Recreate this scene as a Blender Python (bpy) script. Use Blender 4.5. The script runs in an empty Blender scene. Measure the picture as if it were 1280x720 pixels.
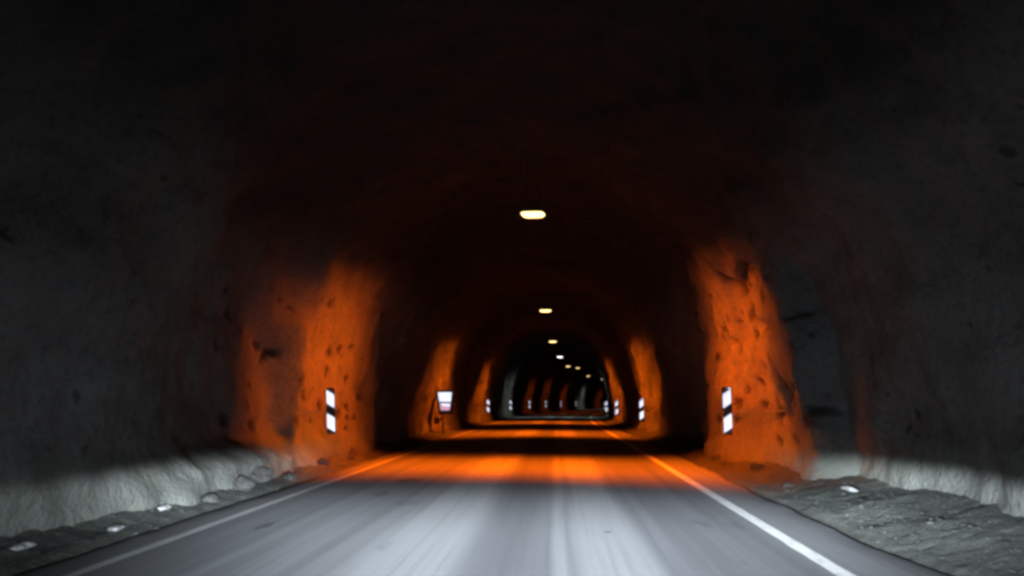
import bpy, bmesh, math, random
import numpy as np
from mathutils import Vector, noise
random.seed(7)
PI = math.pi
sc = bpy.context.scene
COL = sc.collection

# ------------------------------------------------------------------ helpers
def centre(y):                       # the tunnel runs straight, then bends to the right
    return 0.00096 * max(0.0, y - 40.0) ** 2
def slope(y):
    return 2 * 0.00096 * max(0.0, y - 40.0)
def drop(y):                         # and falls very gently
    return -0.0032 * max(0.0, y - 28.0)
def W(lat, y, z):
    return (centre(y) + lat, y, z + drop(y))
def smooth(a, b, x):
    t = min(1.0, max(0.0, (x - a) / (b - a)))
    return t * t * (3 - 2 * t)

def link(name, me, mat=None, parent=None):
    o = bpy.data.objects.new(name, me)
    COL.objects.link(o)
    if mat is not None:
        for m in (mat if isinstance(mat, (list, tuple)) else [mat]):
            me.materials.append(m)
    if parent is not None:
        o.parent = parent
    return o
def bm_obj(name, bm, mat, parent=None, smooth_faces=False):
    me = bpy.data.meshes.new(name)
    bmesh.ops.recalc_face_normals(bm, faces=bm.faces)
    if smooth_faces:
        for f in bm.faces:
            f.smooth = True
    bm.to_mesh(me); bm.free()
    return link(name, me, mat, parent)
def empty(name, loc, label, cat, group=None, rz=0.0):
    o = bpy.data.objects.new(name, None)
    o.empty_display_size = 0.2
    COL.objects.link(o)
    o.location = loc
    o.rotation_euler = (0, 0, rz)
    tag(o, label, cat, group)
    return o
def tag(o, label, cat, group=None):
    o['label'] = label; o['category'] = cat
    if group: o['group'] = group
    return o
def add_box(bm, c, s, bevel=0.0):
    r = bmesh.ops.create_cube(bm, size=1.0)
    for v in r['verts']:
        v.co = Vector((c[0] + v.co.x * s[0], c[1] + v.co.y * s[1], c[2] + v.co.z * s[2]))
    if bevel:
        es = list({e for v in r['verts'] for e in v.link_edges})
        bmesh.ops.bevel(bm, geom=es, offset=bevel, segments=2, affect='EDGES', profile=0.5)
def add_rod(bm, a, b, r, n=10):
    a, b = Vector(a), Vector(b)
    d = b - a
    q = Vector((0, 0, 1)).rotation_difference(d.normalized())
    rr = bmesh.ops.create_cone(bm, cap_ends=True, segments=n, radius1=r, radius2=r, depth=d.length)
    for v in rr['verts']:
        v.co = q @ v.co + (a + b) / 2
def add_prism(bm, pts, y0, y1, mi=0):
    """outline in x,z extruded from y0 to y1"""
    f = [bm.verts.new((x, y0, z)) for x, z in pts]
    k = [bm.verts.new((x, y1, z)) for x, z in pts]
    n = len(pts)
    fs = [bm.faces.new(f), bm.faces.new(k[::-1])]
    for i in range(n):
        fs.append(bm.faces.new((f[i], k[i], k[(i + 1) % n], f[(i + 1) % n])))
    for x in fs: x.material_index = mi

# ------------------------------------------------------------------ materials
def new_mat(name):
    m = bpy.data.materials.new(name); m.use_nodes = True
    nt = m.node_tree
    return m, nt, nt.nodes['Principled BSDF']
def N(nt, t, **kw):
    n = nt.nodes.new(t)
    for k, v in kw.items():
        if k in n.inputs: n.inputs[k].default_value = v
        else: setattr(n, k, v)
    return n
def math_(nt, op, a, b=None, c=None, clamp=False):
    n = nt.nodes.new('ShaderNodeMath'); n.operation = op; n.use_clamp = clamp
    for i, v in enumerate((a, b, c)):
        if v is None: continue
        if isinstance(v, (int, float)): n.inputs[i].default_value = v
        else: nt.links.new(v, n.inputs[i])
    return n.outputs[0]
def maprange(nt, v, a, b, c=0.0, d=1.0, sm=True):
    n = nt.nodes.new('ShaderNodeMapRange')
    n.interpolation_type = 'SMOOTHSTEP' if sm else 'LINEAR'
    n.clamp = True
    nt.links.new(v, n.inputs['Value'])
    for k, x in zip(('From Min', 'From Max', 'To Min', 'To Max'), (a, b, c, d)):
        n.inputs[k].default_value = x
    return n.outputs['Result']
def mixc(nt, fac, a, b, mode='MIX'):
    n = nt.nodes.new('ShaderNodeMix'); n.data_type = 'RGBA'; n.blend_type = mode
    for i, v in ((0, fac), (6, a), (7, b)):
        if isinstance(v, (int, float)): n.inputs[i].default_value = v
        elif isinstance(v, tuple): n.inputs[i].default_value = (*v[:3], 1)
        else: nt.links.new(v, n.inputs[i])
    return n.outputs[2]
def tnoise(nt, vec, scale, detail=4, rough=.55, dist=0.0):
    n = nt.nodes.new('ShaderNodeTexNoise')
    n.inputs['Scale'].default_value = scale; n.inputs['Detail'].default_value = detail
    n.inputs['Roughness'].default_value = rough; n.inputs['Distortion'].default_value = dist
    nt.links.new(vec, n.inputs['Vector'])
    return n.outputs['Fac']
def mapping(nt, vec, scale=(1, 1, 1)):
    n = nt.nodes.new('ShaderNodeMapping'); n.inputs['Scale'].default_value = scale
    nt.links.new(vec, n.inputs['Vector'])
    return n.outputs['Vector']
def bump(nt, h, strength, dist):
    n = nt.nodes.new('ShaderNodeBump')
    n.inputs['Strength'].default_value = strength; n.inputs['Distance'].default_value = dist
    nt.links.new(h, n.inputs['Height'])
    return n.outputs['Normal']

def rock_material(name, dark, mid, light, spots=True, joints=False):
    m, nt, b = new_mat(name)
    co = nt.nodes.new('ShaderNodeTexCoord').outputs['Object']
    big = tnoise(nt, co, 0.45, 4, .6, .4)
    med = tnoise(nt, co, 2.6, 6, .65)
    fin = tnoise(nt, co, 11, 6, .7)
    c = mixc(nt, maprange(nt, big, .32, .68), dark, light)
    c = mixc(nt, maprange(nt, med, .3, .75), c, mid)
    c = mixc(nt, maprange(nt, fin, .44, .72, 0, .65), c, tuple(x * .4 for x in mid))
    if spots:
        # broken pits and drill holes filled with dark wet grit
        v = nt.nodes.new('ShaderNodeTexVoronoi'); v.inputs['Scale'].default_value = 2.3
        wob = nt.nodes.new('ShaderNodeVectorMath'); wob.operation = 'ADD'
        nz = nt.nodes.new('ShaderNodeTexNoise'); nz.inputs['Scale'].default_value = 6
        nt.links.new(co, nz.inputs['Vector'])
        sca = nt.nodes.new('ShaderNodeVectorMath'); sca.operation = 'SCALE'; sca.inputs['Scale'].default_value = .3
        nt.links.new(nz.outputs['Color'], sca.inputs[0])
        nt.links.new(co, wob.inputs[0]); nt.links.new(sca.outputs[0], wob.inputs[1])
        nt.links.new(wob.outputs[0], v.inputs['Vector'])
        patch = maprange(nt, tnoise(nt, co, .9, 3), .46, .62)
        pit = math_(nt, 'MULTIPLY', maprange(nt, v.outputs['Distance'], .10, .2, 1, 0), patch)
        c = mixc(nt, math_(nt, 'MULTIPLY', pit, .85), c, (.012, .011, .01))
    if joints:                                     # headlight brightness painted into the colour: pale band along the rock foot
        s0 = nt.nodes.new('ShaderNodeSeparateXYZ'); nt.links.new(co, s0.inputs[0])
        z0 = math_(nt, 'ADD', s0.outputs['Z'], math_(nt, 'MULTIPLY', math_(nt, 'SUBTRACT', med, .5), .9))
        foot_glow = math_(nt, 'MULTIPLY', maprange(nt, z0, .35, .95, 1, 0), maprange(nt, big, .3, .6, .45, .9))
        c = mixc(nt, foot_glow, c, (.100, .106, .088))
    if joints:                                     # shade painted into the colour: upper rock blackened, with a ragged lower limit
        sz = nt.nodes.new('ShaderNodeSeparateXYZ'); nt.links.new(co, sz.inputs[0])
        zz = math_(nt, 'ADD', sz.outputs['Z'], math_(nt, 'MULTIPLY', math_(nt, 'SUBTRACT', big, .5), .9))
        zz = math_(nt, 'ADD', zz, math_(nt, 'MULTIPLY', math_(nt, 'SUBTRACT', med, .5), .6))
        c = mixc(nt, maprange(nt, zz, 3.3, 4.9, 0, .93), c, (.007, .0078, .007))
    if joints:                                     # near-black colour along the open joints and in the pits
        at = nt.nodes.new('ShaderNodeAttribute'); at.attribute_name = 'blacken'
        k = math_(nt, 'MULTIPLY', at.outputs['Fac'], maprange(nt, fin, .3, .55, .8, 1))
        c = mixc(nt, k, c, (.004, .0038, .0036))
    nt.links.new(c, b.inputs['Base Color'])
    b.inputs['Roughness'].default_value = .85
    b.inputs['Specular IOR Level'].default_value = .25
    h = math_(nt, 'ADD', math_(nt, 'MULTIPLY', med, .7), math_(nt, 'MULTIPLY', fin, .3))
    nt.links.new(bump(nt, h, .9, .16), b.inputs['Normal'])
    return m
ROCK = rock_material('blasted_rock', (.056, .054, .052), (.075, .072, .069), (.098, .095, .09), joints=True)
VERGE = rock_material('verge_gravel', (.028, .030, .026), (.055, .059, .05), (.085, .09, .076), False)
STONE = rock_material('loose_stone', (.03, .029, .027), (.05, .048, .045), (.075, .072, .068), False)
PALE = rock_material('pale_stone', (.30, .30, .29), (.38, .38, .37), (.45, .45, .44), False)

def asphalt_material():
    m, nt, b = new_mat('worn_asphalt')
    uv = nt.nodes.new('ShaderNodeUVMap'); uv.uv_map = 'lane'
    vec = uv.outputs['UV']
    sep = nt.nodes.new('ShaderNodeSeparateXYZ'); nt.links.new(vec, sep.inputs[0])
    wob = tnoise(nt, mapping(nt, vec, (.5, .09, 1)), 1, 2)
    u = math_(nt, 'ADD', sep.outputs['X'], math_(nt, 'MULTIPLY', math_(nt, 'SUBTRACT', wob, .5), .35))
    def band(c, w, soft):
        d = math_(nt, 'ABSOLUTE', math_(nt, 'SUBTRACT', u, c))
        return maprange(nt, d, w, w + soft, 1, 0)
    streak = tnoise(nt, mapping(nt, vec, (3.2, .045, 1)), 1, 5, .6)
    fine_streak = tnoise(nt, mapping(nt, vec, (11, .12, 1)), 1, 4, .6)
    grain = tnoise(nt, vec, 60, 3, .7)
    blotch = tnoise(nt, mapping(nt, vec, (.8, .35, 1)), 1, 5, .65)
    c = mixc(nt, maprange(nt, streak, .3, .7), (.12, .122, .125), (.185, .186, .189))
    # wheel tracks polished pale, some headlight brightness painted into them, an oily darker strip down the middle of the lane
    tracks = math_(nt, 'MAXIMUM', math_(nt, 'MAXIMUM', band(-1.25, .26, .4), band(.5, .22, .22)),
                   math_(nt, 'MULTIPLY', band(.02, .03, .1), .75))
    tracks = math_(nt, 'MULTIPLY', tracks, maprange(nt, fine_streak, .1, .5, .55, 1))
    c = mixc(nt, math_(nt, 'MULTIPLY', tracks, .78), c, (.262, .262, .262))
    oil = math_(nt, 'MAXIMUM', band(-.5, .18, .35), math_(nt, 'MULTIPLY', band(1.5, .3, .5), .6))
    c = mixc(nt, math_(nt, 'MULTIPLY', oil, .55), c, (.07, .07, .074))
    c = mixc(nt, band(2.85, .42, .15), c, (.185, .185, .188))
    c = mixc(nt, maprange(nt, fine_streak, .45, .8, 0, .4), c, (.06, .06, .063))
    c = mixc(nt, maprange(nt, blotch, .60, .72, 0, .6), c, (.045, .044, .043))
    c = mixc(nt, maprange(nt, grain, .4, .75, 0, .3), c, (.05, .05, .052))
    nt.links.new(c, b.inputs['Base Color'])
    b.inputs['Roughness'].default_value = .75
    b.inputs['Specular IOR Level'].default_value = .2
    nt.links.new(bump(nt, grain, .35, .006), b.inputs['Normal'])
    return m
ASPHALT = asphalt_material()

def line_paint(name, fresh, worn):
    m, nt, b = new_mat(name)
    uv = nt.nodes.new('ShaderNodeUVMap'); uv.uv_map = 'lane'
    v = uv.outputs['UV']
    w = tnoise(nt, mapping(nt, v, (14, 2.2, 1)), 1, 6, .7)
    s = tnoise(nt, mapping(nt, v, (5, .3, 1)), 1, 3, .6)
    c = mixc(nt, maprange(nt, w, .5, .72, 0, .8), fresh, worn)
    c = mixc(nt, maprange(nt, s, .45, .75, 0, .5), c, tuple(.5 * (p + q) for p, q in zip(fresh, worn)))
    nt.links.new(c, b.inputs['Base Color'])
    b.inputs['Roughness'].default_value = .7
    return m
PAINT = line_paint('worn_line_paint', (.60, .60, .58), (.2, .2, .2))
PAINT_OLD = line_paint('faded_line_paint', (.34, .34, .33), (.13, .13, .13))

def plain(name, col, rough=.6, metal=0.0, vary=.25):
    m, nt, b = new_mat(name)
    co = nt.nodes.new('ShaderNodeTexCoord').outputs['Object']
    n = tnoise(nt, co, 9, 4, .6)
    c = mixc(nt, maprange(nt, n, .35, .7, 0, 1), col, tuple(x * (1 - vary) for x in col))
    nt.links.new(c, b.inputs['Base Color'])
    b.inputs['Roughness'].default_value = rough
    b.inputs['Metallic'].default_value = metal
    return m
BLACK = plain('black_sheeting', (.012, .012, .013), .6)
STEEL = plain('dull_steel', (.16, .155, .15), .55, .6)
BOXM = plain('cabinet_paint', (.16, .15, .16), .5)
HOUSE = plain('lamp_casing', (.035, .035, .035), .6, .3)

def retro(name, col, gain=1.0):
    """Prismatic reflective sheeting: a diffuse base, plus two glossy lobes whose normal faces the
    direction light and view come from, i.e. it sends light back the way it came, as real road-sign
    sheeting does. It gives off no light of its own."""
    m = bpy.data.materials.new(name); m.use_nodes = True
    nt = m.node_tree
    nt.nodes.clear()
    out = nt.nodes.new('ShaderNodeOutputMaterial')
    geo = nt.nodes.new('ShaderNodeNewGeometry')
    co = nt.nodes.new('ShaderNodeTexCoord').outputs['Object']
    dirt = maprange(nt, tnoise(nt, co, 7, 4, .6), .3, .75, 1, .8)
    c = mixc(nt, 1.0, col, dirt, 'MULTIPLY')
    dif = nt.nodes.new('ShaderNodeBsdfDiffuse'); nt.links.new(c, dif.inputs['Color'])
    prev = dif.outputs[0]
    for rough, f in ((.30, .5), (.16, .4), (.1, .3)):
        g = nt.nodes.new('ShaderNodeBsdfGlossy'); g.distribution = 'GGX'
        g.inputs['Roughness'].default_value = rough
        nt.links.new(c, g.inputs['Color'])
        nt.links.new(geo.outputs['Incoming'], g.inputs['Normal'])
        mx = nt.nodes.new('ShaderNodeMixShader'); mx.inputs[0].default_value = f
        nt.links.new(prev, mx.inputs[1]); nt.links.new(g.outputs[0], mx.inputs[2])
        prev = mx.outputs[0]
    nt.links.new(prev, out.inputs['Surface'])
    return m
WHITE_RETRO = retro('white_reflective_sheeting', (.92, .87, .95))
PINK_RETRO = retro('faded_red_reflective_sheeting', (.62, .30, .36))

def emitter(name, col, s):
    m = bpy.data.materials.new(name); m.use_nodes = True
    b = m.node_tree.nodes['Principled BSDF']
    b.inputs['Base Color'].default_value = (.6, .6, .55, 1)
    b.inputs['Emission Color'].default_value = (*col, 1)
    b.inputs['Emission Strength'].default_value = s
    return m
LENS_SODIUM = emitter('sodium_lamp_glass', (1.0, .72, .27), 3.2)
LENS_WHITE = emitter('white_lamp_glass', (.92, .88, 1.0), 4.5)
LENS_DIM = emitter('dim_lamp_glass', (.9, .85, .5), 2.2)

# ------------------------------------------------------------------ tunnel rock
def steps(*segs):
    ys, y = [], segs[0][0]
    for a, b, st in segs:
        while y < b - 1e-6:
            ys.append(y); y += st
    ys.append(y)
    return ys
YS = steps((-14, 5, .3), (5, 10, .13), (10, 11.5, .1), (11.5, 20, .062), (20, 21, .1), (21, 45, .16), (45, 85, .32), (85, 196, .65))
NPHI = 240
AXIS, HALF, TOP = -.55, 4.48, 6.25
def profile():
    """arch outline, evenly spaced by length, from right foot over the crown to the left foot"""
    raw, n = [], 2.35
    raw.append((HALF + .05, -.30)); raw.append((HALF, 0))
    for i in range(1, 400):
        t = PI * i / 400
        cs, sn = math.cos(t), math.sin(t)
        raw.append((HALF * math.copysign(abs(cs) ** (2 / n), cs), TOP * abs(sn) ** (2 / n)))
    raw.append((-HALF, 0)); raw.append((-HALF - .05, -.30))
    L = [0]
    for a, b in zip(raw, raw[1:]):
        L.append(L[-1] + math.dist(a, b))
    out = []
    for i in range(NPHI + 1):
        s = L[-1] * i / NPHI
        j = max(k for k in range(len(L) - 1) if L[k] <= s + 1e-9)
        t = (s - L[j]) / (L[j + 1] - L[j])
        out.append((raw[j][0] + t * (raw[j + 1][0] - raw[j][0]), raw[j][1] + t * (raw[j + 1][1] - raw[j][1])))
    return out
PROF = profile()
def seg_dist(p, a, b):
    ax, ay = a; bx, by = b; px, py = p
    t = ((px - ax) * (bx - ax) + (py - ay) * (by - ay)) / ((bx - ax) ** 2 + (by - ay) ** 2)
    t = min(1, max(0, t))
    return math.hypot(px - ax - t * (bx - ax), py - ay - t * (by - ay)), t
# open joints in the right wall under the first lamp: (along, height) polylines
JOINTS = [[(15.7, 3.75), (15.1, 3.4), (14.9, 3.1), (14.3, 2.75), (13.5, 2.55)],
          [(14.9, 3.55), (14.3, 3.75), (13.6, 3.6)], [(16.9, 2.65), (16.45, 2.45)],
          [(13.5, 2.0), (13.2, 1.5), (13.3, 1.05)], [(14.9, 1.0), (14.55, 1.35), (14.3, 1.0)]]
rp = random.Random(5)
PITS = [(side, rp.uniform(12.2, 19.5), rp.uniform(.5, 3.6), rp.uniform(.05, .14), rp.uniform(.04, .12))
        for side in (1, 1, 1, -1, -1) for _ in range(22)]
BLACKEN = [0.0]
def rock_offset(lat, y, z, side):
    """metres outward (+) or inward (-) along the section normal"""
    p = Vector((lat, y, z))
    o = .34 * noise.fractal(p * .33 + Vector((3.1, 0, 0)), 1.0, 2.0, 3)
    q = p * 1.15 + Vector((7.7, 2.2, 1.4))
    d, _ = noise.voronoi(q)
    o += .15 * (min(d[0], .8) - .35)                # blocky broken faces
    d2, _ = noise.voronoi(p * 2.9 + Vector((1.7, 9.2, 3.4)))
    o += .06 * (min(d2[0], .7) - .3)
    o += .065 * noise.fractal(p * 2.1, .9, 2.1, 4)
    if side > 0 and z < 6:
        o += .62 * (1 - smooth(12.0, 12.3, y + .25 * noise.noise(p * .9))) * smooth(-.3, .05, z) * (1 - smooth(2.6, 4.4, z))
        if 12 < y < 18.5:
            for J in JOINTS:
                w = min(seg_dist((y + .08 * noise.noise(p * 5), z + .08 * noise.noise(p * 4)), a, b)[0] for a, b in zip(J, J[1:]))
                o += .20 * (1 - smooth(.04, .2, w))
                BLACKEN[0] = max(BLACKEN[0], .98 * (1 - smooth(.07, .15, w + .08 * noise.noise(p * 3.3))))
    if 12 < y < 20 and z < 4:
        for ps, py_, pz, pr, pd in PITS:
            if ps == side and abs(py_ - y) < .5 and abs(pz - z) < .4:
                dd = math.hypot((y - py_) * .75, (z - pz) * 1.2) + .07 * noise.noise(p * 6)
                o += pd * (1 - smooth(pr * .5, pr * 1.3, dd))
                BLACKEN[0] = max(BLACKEN[0], .95 * (1 - smooth(pr * .75, pr * 1.25, dd)))
    if side < 0 and z < 6:
        o += .6 * (1 - smooth(13.9, 15.0, y + .9 * noise.noise(p * .8))) * smooth(9.5, 11.5, y) * smooth(.3, .8, z) * (1 - smooth(4, 5.2, z))
    o += .22 * smooth(65, 85, y)
    o -= .12 * (1 - smooth(0, .55, z)) * (0.6 + noise.noise(p * 1.7))     # broken foot
    return o
RING, BLACK_ROWS = [], []
nrm = []
for i, (x, z) in enumerate(PROF):
    a = PROF[max(0, i - 1)]; b = PROF[min(NPHI, i + 1)]
    t = Vector((b[0] - a[0], b[1] - a[1])).normalized()
    nrm.append((t.y, -t.x))            # outward
for y in YS:
    row, srow = [], []
    for i, (x, z) in enumerate(PROF):
        lat = AXIS + x
        BLACKEN[0] = 0.0
        o = rock_offset(lat, y, z, 1 if x > 0 else -1)
        srow.append(BLACKEN[0])
        nx, nz = nrm[i]
        row.append(W(lat + nx * o, y + .12 * noise.noise(Vector((lat, y * 1.3, z)) * 1.2), z + nz * o))
    RING.append(row); BLACK_ROWS.append(srow)
def rock_strip(name, i0, i1, mat):
    vs = [RING[r][i] for r in range(len(YS)) for i in range(i0, i1 + 1)]
    w = i1 - i0 + 1
    fs = [(r * w + i, r * w + i + 1, (r + 1) * w + i + 1, (r + 1) * w + i)
          for r in range(len(YS) - 1) for i in range(w - 1)]
    me = bpy.data.meshes.new(name)
    me.from_pydata(vs, [], fs)
    me.polygons.foreach_set('use_smooth', [True] * len(fs))
    at = me.attributes.new('blacken', 'FLOAT', 'POINT')
    at.data.foreach_set('value', [BLACK_ROWS[r][i] for r in range(len(YS)) for i in range(i0, i1 + 1)])
    me.update()
    return link(name, me, mat)
iR = next(i for i, p in enumerate(PROF) if p[1] > 5.2)
iL = NPHI - iR
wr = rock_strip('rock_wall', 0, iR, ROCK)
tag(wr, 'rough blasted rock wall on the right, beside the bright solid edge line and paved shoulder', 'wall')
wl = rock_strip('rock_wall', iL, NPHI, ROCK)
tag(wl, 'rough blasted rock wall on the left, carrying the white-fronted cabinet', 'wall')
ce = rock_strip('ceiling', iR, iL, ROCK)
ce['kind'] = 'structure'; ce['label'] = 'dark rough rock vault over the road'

# ------------------------------------------------------------------ road, paint, verges
def edgeL(y): return -4.36 + .10 * noise.fractal(Vector((y * .55, 1.3, 0)), 1, 2, 4)
def edgeR(y): return 3.04 + .13 * noise.fractal(Vector((y * .45, 8.3, 0)), 1, 2, 4) + .18 * (1 - smooth(6, 9, y))
def strip_mesh(name, ys, cols, mat, parent=None, smooth_faces=True):
    """cols(y) -> list of (lat, z); UV 'lane' = metres across, metres along"""
    vs, uvs, w = [], [], None
    for y in ys:
        c = cols(y); w = len(c)
        for lat, z in c:
            vs.append(W(lat, y, z)); uvs.append((lat, y))
    fs = [(r * w + i, r * w + i + 1, (r + 1) * w + i + 1, (r + 1) * w + i) for r in range(len(ys) - 1) for i in range(w - 1)]
    me = bpy.data.meshes.new(name)
    me.from_pydata(vs, [], fs)
    uv = me.uv_layers.new(name='lane')
    for l in me.loops:
        uv.data[l.index].uv = uvs[l.vertex_index]
    if smooth_faces:
        me.polygons.foreach_set('use_smooth', [True] * len(fs))
    me.update()
    return link(name, me, mat, parent)
YR = steps((-14, 3, .5), (3, 25, .1), (25, 60, .4), (60, 196, 1.0))
def crown(lat): return -.012 * abs(lat + .77)
def road_cols(y):
    a, b = edgeL(y), edgeR(y)
    c = [(a - .03, -.16), (a, crown(a) - .015), (a + .06, crown(a))]
    for k in range(1, 24):
        l = a + .06 + (b - a - .12) * k / 24
        c.append((l, crown(l)))
    return c + [(b - .06, crown(b)), (b, crown(b) - .015), (b + .03, -.16)]
road = strip_mesh('road', YR, road_cols, ASPHALT)
road['kind'] = 'structure'; road['label'] = 'worn grey two-lane asphalt with pale wheel tracks'
def paint(l0, l1, seed):
    def cols(y):
        j = .012 * noise.noise(Vector((y * 2.3, seed, 0)))
        k = .012 * noise.noise(Vector((y * 2.7, seed + 5, 0)))
        return [(l0 + j, crown(l0) + .004), (l1 + k, crown(l1) + .004)]
    return cols
el = strip_mesh('edge_line', YR, paint(-3.93, -3.81, 1.0), PAINT_OLD, road)
el['label'] = 'thin white edge line on the left'
er = strip_mesh('edge_line', YR, paint(2.22, 2.37, 4.0), PAINT, road)
er['label'] = 'bright white edge line on the right'

def tar_patch(lat, y, rx, ry, seed):
    bm = bmesh.new()
    vs = []
    for i in range(28):
        a = 2 * PI * i / 28
        k = 1 + .45 * noise.fractal(Vector((math.cos(a) * 1.2, math.sin(a) * 1.2, seed)), 1, 2, 3)
        l = lat + rx * k * math.cos(a)
        vs.append(bm.verts.new(W(l, y + ry * k * math.sin(a), crown(l) + .004)))
    bm.faces.new(vs)
    o = bm_obj('tar_patch', bm, TAR, road)
    return o
TAR = plain('old_tar_patch', (.075, .075, .077), .7, 0, .6)
for q in ((-2.56, 11.35, .10, .2, 1.0), (-2.53, 13.2, .2, .28, 2.0), (-3.22, 8.5, .06, .22, 4.0), (.53, 8.25, .035, .05, 7.0)):
    tar_patch(*q)

YV = steps((-14, 3, .4), (3, 24, .09), (24, 60, .3), (60, 196, .8))
def verge_cols(side):
    def cols(y):
        e = edgeR(y) if side > 0 else edgeL(y)
        out = []
        span = 2.3 if side > 0 else 1.6
        for k in range(27):
            t = k / 26
            lat = e - side * .02 + side * span * t
            d = abs(lat - e)
            p = Vector((lat, y, 0))
            z = -.085 + .07 * smooth(.0, .25, d) + .13 * smooth(.2, .9, d) + .16 * smooth(.7, 1.9, d)
            z += (.035 * noise.fractal(p * .9, 1, 2, 3) + .028 * noise.fractal(p * 7.5, .8, 2, 3)) * smooth(0, .35, d)
            out.append((lat, z))
        return out
    return cols
vr = strip_mesh('gravel_verge', YV, verge_cols(1), VERGE)
vr['kind'] = 'structure'; vr['label'] = 'stony verge rising to the right wall'
vl = strip_mesh('gravel_verge', YV, verge_cols(-1), VERGE)
vl['kind'] = 'structure'; vl['label'] = 'dark stony verge below the left wall'

# ------------------------------------------------------------------ stones
def stone_mesh(name, sx, sy, sz, seed, mat):
    bm = bmesh.new()
    bmesh.ops.create_icosphere(bm, subdivisions=3, radius=1)
    for v in bm.verts:
        n = 1 + .35 * noise.fractal(v.co * 1.1 + Vector((seed * 3.7, 0, 0)), 1, 2, 3)
        d, _ = noise.voronoi(v.co * 1.3 + Vector((seed, 5, 0)))
        n += .25 * (d[0] - .4)
        v.co = Vector((v.co.x * sx, v.co.y * sy, v.co.z * sz)) * n
    return bm_obj(name, bm, mat)
def ground_z(lat, y):
    side = 1 if lat > 0 else -1
    c = verge_cols(side)(y)
    return min(c, key=lambda q: abs(q[0] - lat))[1]
def put(o, lat, y, dz=0.0, rz=0.0):
    o.location = Vector(W(lat, y, ground_z(lat, y) + dz)); o.rotation_euler = (0, 0, rz)
    return o
for (lat, y, sx, sy, sz, lab) in (
        (-4.90, 6.95, .055, .17, .03, 'longest and nearest of three pale flat stones in line on the left verge'),
        (-4.70, 8.15, .045, .13, .028, 'middle one of three pale flat stones in line on the left verge'),
        (-4.80, 9.35, .045, .12, .028, 'smallest, farthest of three pale flat stones in line on the left verge')):
    o = stone_mesh('pale_stone', sx, sy, sz, y, PALE)
    tag(put(o, lat, y, .015), lab, 'stone', 'pale flat stones along the left verge')
o = stone_mesh('pale_stone', .03, .20, .03, 3.3, PALE)
tag(put(o, 3.98, 10.9, .02, .12), 'thin pale stone splinter on the right verge before the first orange pool', 'stone')
dark = [(-4.75, 11.6, .16), (-4.92, 12.5, .20), (-4.66, 13.4, .12), (-4.83, 15.9, .13), (-4.7, 17.6, .1), (-4.95, 18.4, .17),
        (3.55, 12.2, .09), (3.7, 14.6, .11), (3.45, 16.2, .08), (3.62, 17.7, .12), (-4.72, 10.4, .1)]
for k, (lat, y, r) in enumerate(dark):
    o = stone_mesh('loose_stone', r * random.uniform(.8, 1.2), r * random.uniform(.9, 1.4), r * .7, 10 + k, STONE)
    put(o, lat, y, r * .3, random.uniform(0, 6))
    side = 'left' if lat < 0 else 'right'
    tag(o, f'dark loose rock lying at the foot of the {side} wall in the first orange pool', 'rock', f'loose rocks at the foot of the {side} wall')

# loose chippings over both verges: far too many to count, so one mesh
rg = random.Random(3)
gv, gf = [], []
OCT = [(0, 1, 2), (0, 2, 3), (0, 3, 4), (0, 4, 1), (5, 2, 1), (5, 3, 2), (5, 4, 3), (5, 1, 4)]
for _ in range(6500):
    side = 1 if rg.random() < .6 else -1
    y = 4.5 + 22 * rg.random() ** 1.5
    e = edgeR(y) if side > 0 else edgeL(y)
    d = .05 + 1.5 * rg.random() ** .8 if side > 0 else .05 + .8 * rg.random()
    lat = e + side * d
    s = .008 + .028 * rg.random() ** 6
    z = ground_z(lat, y) + s * .1
    a = rg.uniform(0, PI); ca, sa = math.cos(a), math.sin(a)
    k = len(gv)
    for q in ((0, 0, 1), (1, 0, 0), (0, 1, 0), (-1, 0, 0), (0, -1, 0), (0, 0, -1)):
        j = [c * s * rg.uniform(.6, 1.4) for c in q]
        jx = j[0] + rg.uniform(-.3, .3) * s; jy = j[1] + rg.uniform(-.3, .3) * s
        gv.append(W(lat + jx * ca - jy * sa, y + jx * sa + jy * ca, z + j[2] * .4))
    gf += [tuple(k + i for i in f) for f in OCT]
me = bpy.data.meshes.new('gravel'); me.from_pydata(gv, [], gf); me.update()
gr = link('gravel', me, VERGE); gr['kind'] = 'stuff'; gr['label'] = 'loose chippings scattered over both verges'

# ------------------------------------------------------------------ marker plates
def plate_mesh(slant):
    """0.16 x 0.88 m board, two white bars slanting; slant +1 rises to the right, -1 falls to the right"""
    w, h, t = .075, .44, .008
    bm = bmesh.new()
    add_prism(bm, [(-w - .006, -h - .006), (w + .006, -h - .006), (w + .006, h + .006), (-w - .006, h + .006)], -t, t, 0)
    s = .05 * slant
    for z0, z1 in ((-.36, -.09), (.10, .36)):
        add_prism(bm, [(-w, z0 - s), (w, z0 + s), (w, z1 + s), (-w, z1 - s)], -t - .004, -t + .001, 1)
    if slant > 0:                                                # the corner of a third bar
        add_prism(bm, [(-.005, .44), (w, .405 + .0), (w, .44)], -t - .004, -t + .001, 1)
    me = bpy.data.meshes.new('plate')
    bmesh.ops.recalc_face_normals(bm, faces=bm.faces)
    bm.to_mesh(me); bm.free()
    me.materials.append(BLACK); me.materials.append(WHITE_RETRO)
    return me
PLATE_L, PLATE_R = plate_mesh(-1), plate_mesh(1)
def bracket_mesh(side, length):
    bm = bmesh.new()
    add_rod(bm, (0, .03, 0), (side * length, .03, .0), .014)
    add_box(bm, (0, .03, 0), (.09, .035, .12), .006)
    add_box(bm, (0, .03, .30), (.07, .03, .05), .006); add_box(bm, (0, .03, -.30), (.07, .03, .05), .006)
    add_rod(bm, (0, .04, -.42), (0, .04, .42), .014)
    me = bpy.data.meshes.new('bracket'); bm.to_mesh(me); bm.free(); me.materials.append(STEEL)
    return me
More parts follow.
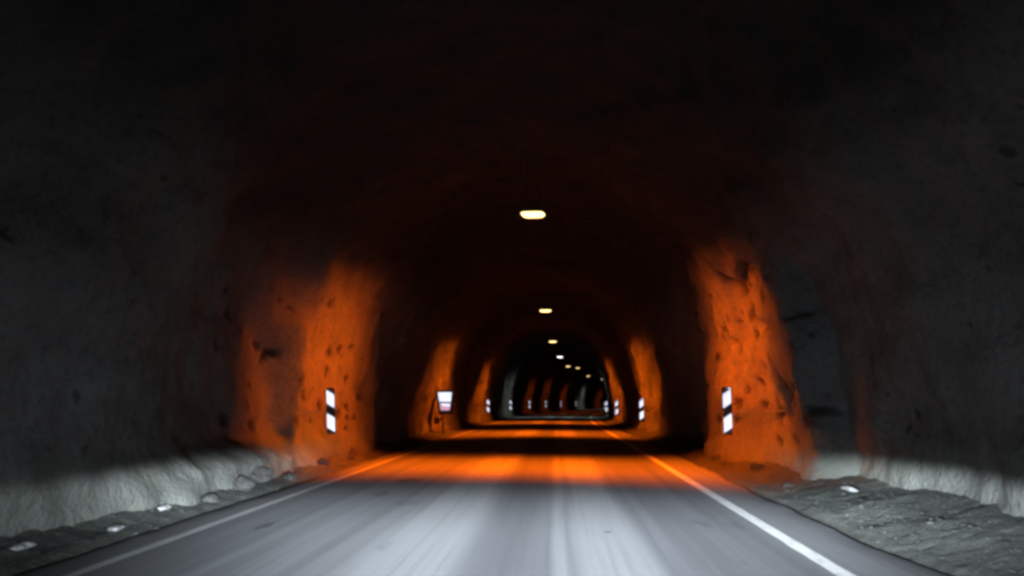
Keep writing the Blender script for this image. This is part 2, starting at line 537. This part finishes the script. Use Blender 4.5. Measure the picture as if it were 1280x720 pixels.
BR_L, BR_R = bracket_mesh(-1, 1.1), bracket_mesh(1, 1.15)
G = 'striped marker plates along both rock walls'
MARKERS = [  # lateral from the axis, along, absolute height of the plate centre, label
    (-1, -4.39, 14.8, 1.14, 'largest striped plate on the left wall, its white bars falling to the right'),
    (-1, -4.52, 50.0, .97, 'striped plate next beyond the white-fronted cabinet, in bright orange light'),
    (-1, -4.44, 65.0, .92, 'striped plate on the left wall in the cold grey pool of light'),
    (-1, -4.40, 81.0, .88, 'striped plate on the left wall in first dim red pool past the grey pool'),
    (-1, -4.40, 97.0, .84, 'striped plate on the left wall in second dim red pool past the grey pool'),
    (-1, -4.40, 113.0, .80, 'striped plate on the left wall in third dim red pool past the grey pool'),
    (-1, -4.40, 130.0, .78, 'smallest and faintest striped plate on the left wall'),
    (1, 3.24, 14.8, 1.145, 'largest striped plate on the right wall, its bars rising to the right, below cracked rock'),
    (1, 3.41, 31.0, .98, 'second largest striped plate on the right wall, in the narrow second orange pool'),
    (1, 3.56, 46.0, .90, 'striped plate on the right wall, third in line, beside a dim brown strip of rock'),
    (1, 3.55, 61.0, .84, 'striped plate on the right wall, fourth in line, close behind the third'),
    (1, 3.55, 77.0, .78, 'faintest striped plate on the right wall, last before the bend hides the wall'),
]
for side, lat, y, zc, lab in MARKERS:
    e = empty('marker_plate', (centre(y) + lat, y, zc), lab, 'marker plate', G, -math.atan(slope(y)))
    link('plate', PLATE_L if side < 0 else PLATE_R, None, e)
    link('wall_bracket', BR_L if side < 0 else BR_R, None, e)
    if y == 14.8 and side < 0:
        e.rotation_euler[1] = math.radians(-3.5)             # knocked slightly out of plumb

# ------------------------------------------------------------------ cabinet on the left wall
cab = empty('wall_cabinet', (-4.47, 31.0, .80), 'dark tapered cabinet with a bright white front over a pinkish panel, on the left wall', 'cabinet', None, math.radians(3))
bm = bmesh.new()
add_prism(bm, [(-.25, 0), (.25, 0), (.36, .90), (-.36, .90)], 0, .34)
bmesh.ops.bevel(bm, geom=list(bm.edges), offset=.012, segments=2, affect='EDGES')
bm_obj('body', bm, BOXM, cab)
bm = bmesh.new()
for pts in ([(-.28, -.03), (.28, -.03), (.28, .02), (-.28, .02)], [(-.40, .88), (.40, .88), (.40, .93), (-.40, .93)],
            [(-.28, .02), (-.235, .02), (-.35, .88), (-.40, .88)], [(.235, .02), (.28, .02), (.40, .88), (.35, .88)]):
    add_prism(bm, pts, -.035, .012)
bm_obj('front_frame', bm, BLACK, cab)
bm = bmesh.new()
add_prism(bm, [(-.262, .48), (.205, .48), (.235, .86), (-.325, .86)], -.02, -.003)
p = bm_obj('upper_panel', bm, WHITE_RETRO, cab); p['label'] = 'bright white upper panel'
bm = bmesh.new()
add_prism(bm, [(-.20, .14), (.16, .14), (.19, .42), (-.235, .42)], -.02, -.003)
p = bm_obj('lower_panel', bm, PINK_RETRO, cab); p['label'] = 'pinkish lower panel'
bm = bmesh.new()
add_prism(bm, [(-.08, .30), (.17, .30), (.18, .405), (-.225, .405)], -.026, -.0205)
bm_obj('panel_strip', bm, WHITE_RETRO, p)
bm = bmesh.new()
add_rod(bm, (-.1, .22, -.95), (-.1, .22, .05), .035); add_box(bm, (-.1, .22, -.93), (.2, .2, .04), .008)
add_rod(bm, (-.1, .22, .55), (-1.1, .22, .55), .025)
bm_obj('post', bm, STEEL, cab)
bm = bmesh.new()
add_rod(bm, (-.32, .2, -.22), (-.1, .2, -.22), .02); add_box(bm, (-.37, .17, -.28), (.2, .16, .22), .03)
bm_obj('junction_box', bm, BLACK, cab)

# ------------------------------------------------------------------ lamps
def lens_mesh(mat):
    """shallow drop bowl: a rounded rectangle bulging downwards"""
    bm = bmesh.new()
    nx = 24
    rows = []
    for k in range(7):
        t = k / 6
        a, b, z = .24 * math.cos(t * PI / 2 * .86) ** .55, .21 * math.cos(t * PI / 2 * .86) ** .55, -.055 * math.sin(t * PI / 2)
        ring = []
        for i in range(nx):
            th = 2 * PI * i / nx
            cx, sx = math.cos(th), math.sin(th)
            ring.append(bm.verts.new((a * math.copysign(abs(cx) ** .55, cx), b * math.copysign(abs(sx) ** .55, sx), z)))
        rows.append(ring)
    for r in range(6):
        for i in range(nx):
            bm.faces.new((rows[r][i], rows[r][(i + 1) % nx], rows[r + 1][(i + 1) % nx], rows[r + 1][i]))
    bm.faces.new(rows[-1])
    for f in bm.faces: f.smooth = True
    bmesh.ops.recalc_face_normals(bm, faces=bm.faces)
    me = bpy.data.meshes.new('lens'); bm.to_mesh(me); bm.free(); me.materials.append(mat)
    return me
LM = {'sodium': lens_mesh(LENS_SODIUM), 'white': lens_mesh(LENS_WHITE), 'dim': lens_mesh(LENS_DIM)}
bm = bmesh.new()
add_box(bm, (0, 0, .05), (.44, .46, .07), .025)
add_box(bm, (0, 0, .008), (.5, .50, .014), .004)
me = bpy.data.meshes.new('housing'); bm.to_mesh(me); bm.free(); me.materials.append(HOUSE)
HM = me
bm = bmesh.new()
for sx in (-.2, .2):
    add_rod(bm, (sx, 0, .09), (sx, 0, 1.55), .008)
add_box(bm, (0, 0, .10), (.46, .05, .03), .006)
me = bpy.data.meshes.new('hanger'); bm.to_mesh(me); bm.free(); me.materials.append(STEEL)
HGM = me

def luminaire_light(name, col, power, yaw=0.0, lean=.14, soft=(.10, .88), top=(.14, .56)):
    """tunnel luminaire: wide across the road, cut off along it, almost nothing upwards"""
    L = bpy.data.lights.new(name, 'POINT')
    L.energy = power; L.color = col; L.shadow_soft_size = .15
    L.use_nodes = True
    nt = L.node_tree
    em = nt.nodes['Emission']
    geo = nt.nodes.new('ShaderNodeNewGeometry')
    vt = nt.nodes.new('ShaderNodeSeparateXYZ'); nt.links.new(geo.outputs['Incoming'], vt.inputs[0])
    x, y, z = vt.outputs
    yy = math_(nt, 'ADD', math_(nt, 'MULTIPLY', y, math.cos(yaw)), math_(nt, 'MULTIPLY', x, math.sin(yaw)))   # a fitting hung slightly askew
    r = math_(nt, 'SQRT', math_(nt, 'ADD', math_(nt, 'MULTIPLY', x, x), math_(nt, 'MULTIPLY', z, z)))
    # the reflector leans its beam a little along the direction of travel
    u = math_(nt, 'ABSOLUTE', math_(nt, 'SUBTRACT', math_(nt, 'DIVIDE', yy, math_(nt, 'MAXIMUM', r, .001)), lean))
    along = maprange(nt, u, soft[0], soft[1], 1, 0)
    if yaw:                                        # left half of the beam set narrower
        narrow = maprange(nt, u, .08, .68, 1, 0)
        rt = maprange(nt, x, -.55, .0)
        along = math_(nt, 'ADD', math_(nt, 'MULTIPLY', along, rt), math_(nt, 'MULTIPLY', narrow, math_(nt, 'SUBTRACT', 1, rt)))
    wide = maprange(nt, u, .6, 1.5, .002, 0)
    down = math_(nt, 'DIVIDE', math_(nt, 'MULTIPLY', z, -1), math_(nt, 'MAXIMUM', r, .001))
    dn = maprange(nt, down, top[0], top[1], .0018, 1)
    dn = math_(nt, 'MULTIPLY', dn, maprange(nt, down, .6, .95, 1, .66))
    s = math_(nt, 'MULTIPLY', math_(nt, 'ADD', along, wide), dn)
    nt.links.new(s, em.inputs['Strength'])
    return L
SODIUM = (1.0, .132, .0025)
COLD = (.80, .88, .78)
LAMPS = [  # lateral, along, height, kind, power, label
    (-.45, 15.5, 5.20, 'sodium', 11500, 'largest glowing lamp, hanging highest in the view over the first orange pool'),
    (-.42, 32.5, 5.16, 'sodium', 7500, 'second largest glowing lamp, hanging below and beyond the largest one'),
    (-.18, 50.0, 5.16, 'sodium', 6500, 'third glowing lamp in line, yellow, just before the bluish white one'),
    (None, 68.0, 5.15, 'white', 950, 'round bluish white lamp, the only cold one in the line'),
    (None, 86.5, 5.12, 'sodium', 900, 'small yellow lamp next beyond the bluish white one'),
    (None, 102., 5.58, 'sodium', 800, 'small yellow lamp hung nearly level with the lamp before it'),
    (None, 121., 5.10, 'sodium', 900, 'tiny yellow lamp, last but one of the visible line'),
    (None, 141., 5.12, 'dim', 900, 'faintest and farthest lamp, a dim speck above the bend'),
    (None, 160., 5.05, 'sodium', 700, None),
]
XS = {68.: .38, 86.5: 1.40, 102.: 2.93, 121.: 5.10, 141.: 8.50, 160.: 13.4}
LG = 'hanging lamps along the tunnel crown'
for lat, y, z, kind, power, lab in LAMPS:
    x = XS[y] if lat is None else lat
    e = empty('tunnel_lamp', (x, y, z), lab or 'last lamp of the line, round the bend past the faint speck', 'lamp', LG, -math.atan(slope(y)))
    link('housing', HM, None, e)
    link('lens', LM[kind], None, e)
    link('hanger', HGM, None, e)
    first = y == 15.5
    if first: e.rotation_euler = (0, math.radians(1.5), -.16)
    L = luminaire_light('lamp_glow', SODIUM if kind == 'sodium' else COLD, power, .11 if first else 0.0,
                        *((.14, (.12, .78), (.14, .56)) if first else (-.02, (.30, .95), (.22, .62))))
    lo = bpy.data.objects.new('lamp_glow', L); COL.objects.link(lo); lo.location = (x, y, z - .24)

# ------------------------------------------------------------------ the car's dipped headlights
def headlight(x, y, z, power):
    L = bpy.data.lights.new('headlight', 'SPOT')
    L.energy = power; L.color = (.84, .95, 1.07); L.shadow_soft_size = .06
    L.spot_size = math.radians(150); L.spot_blend = .5
    L.use_nodes = True
    nt = L.node_tree; em = nt.nodes['Emission']
    geo = nt.nodes.new('ShaderNodeNewGeometry')
    vt = nt.nodes.new('ShaderNodeSeparateXYZ'); nt.links.new(geo.outputs['Incoming'], vt.inputs[0])
    X, Y, Z = vt.outputs
    el = math_(nt, 'MULTIPLY', math_(nt, 'ARCSINE', Z), -180 / PI)        # degrees below level
    az = math_(nt, 'MULTIPLY', math_(nt, 'ABSOLUTE', math_(nt, 'ARCTAN2', X, Y)), 180 / PI)
    # dipped beam: flat-topped, reaching higher towards the kerbs than straight ahead
    outer = maprange(nt, az, 17, 30)
    cut = math_(nt, 'ADD', math_(nt, 'MULTIPLY', maprange(nt, el, .3, 1.9), outer),
                math_(nt, 'MULTIPLY', maprange(nt, el, 2.4, 5.6), math_(nt, 'SUBTRACT', 1, outer)))
    e = math_(nt, 'MAXIMUM', el, 3.8)
    fall = math_(nt, 'POWER', math_(nt, 'DIVIDE', 3.8, e), 2.6)
    side = maprange(nt, az, 11, 35, 1.0, .019)
    low = math_(nt, 'MULTIPLY', math_(nt, 'MULTIPLY', cut, fall), side)
    spill = math_(nt, 'MULTIPLY', maprange(nt, el, -20, -3, .00004, .0024), maprange(nt, el, -55, -30, 0, 1))
    spill = math_(nt, 'MULTIPLY', spill, maprange(nt, az, 14, 42, 1.0, 1.7))
    nt.links.new(math_(nt, 'ADD', low, spill), em.inputs['Strength'])
    o = bpy.data.objects.new('headlight', L); COL.objects.link(o)
    o.location = (x, y, z); o.rotation_euler = (math.radians(90), 0, 0)
for x in (-.62, .62):
    headlight(x, .9, .66, 74000)

# ------------------------------------------------------------------ world: night outside the mountain
w = bpy.data.worlds.new('World'); sc.world = w
w.use_nodes = True
bg = w.node_tree.nodes['Background']
sky = w.node_tree.nodes.new('ShaderNodeTexSky'); sky.sky_type = 'NISHITA'; sky.sun_disc = False
sky.sun_elevation = math.radians(-6); sky.sun_rotation = math.radians(40)
w.node_tree.links.new(sky.outputs[0], bg.inputs['Color'])
bg.inputs['Strength'].default_value = .01

# ------------------------------------------------------------------ camera
cam = bpy.data.cameras.new('camera')
cam.sensor_width = 36; cam.lens = 36 * 950 / 1280
cam.clip_start = .05; cam.clip_end = 1000
co = bpy.data.objects.new('camera', cam); COL.objects.link(co)
co.location = (0, 0, 1.35)
co.rotation_euler = (math.radians(90 + 8.383), 0, math.radians(3.278))
sc.camera = co

vs = sc.view_settings
sc.display_settings.display_device = 'sRGB'
vs.view_transform = 'Standard'; vs.look = 'None'; vs.exposure = 0; vs.gamma = 1; vs.use_curve_mapping = False
sc.render.engine = 'CYCLES'
cy = sc.cycles
cy.use_denoising = True
cy.filter_width = 3.2
cy.max_bounces = 5; cy.diffuse_bounces = 3; cy.glossy_bounces = 2
cy.sample_clamp_indirect = 3.0
cy.use_light_tree = True
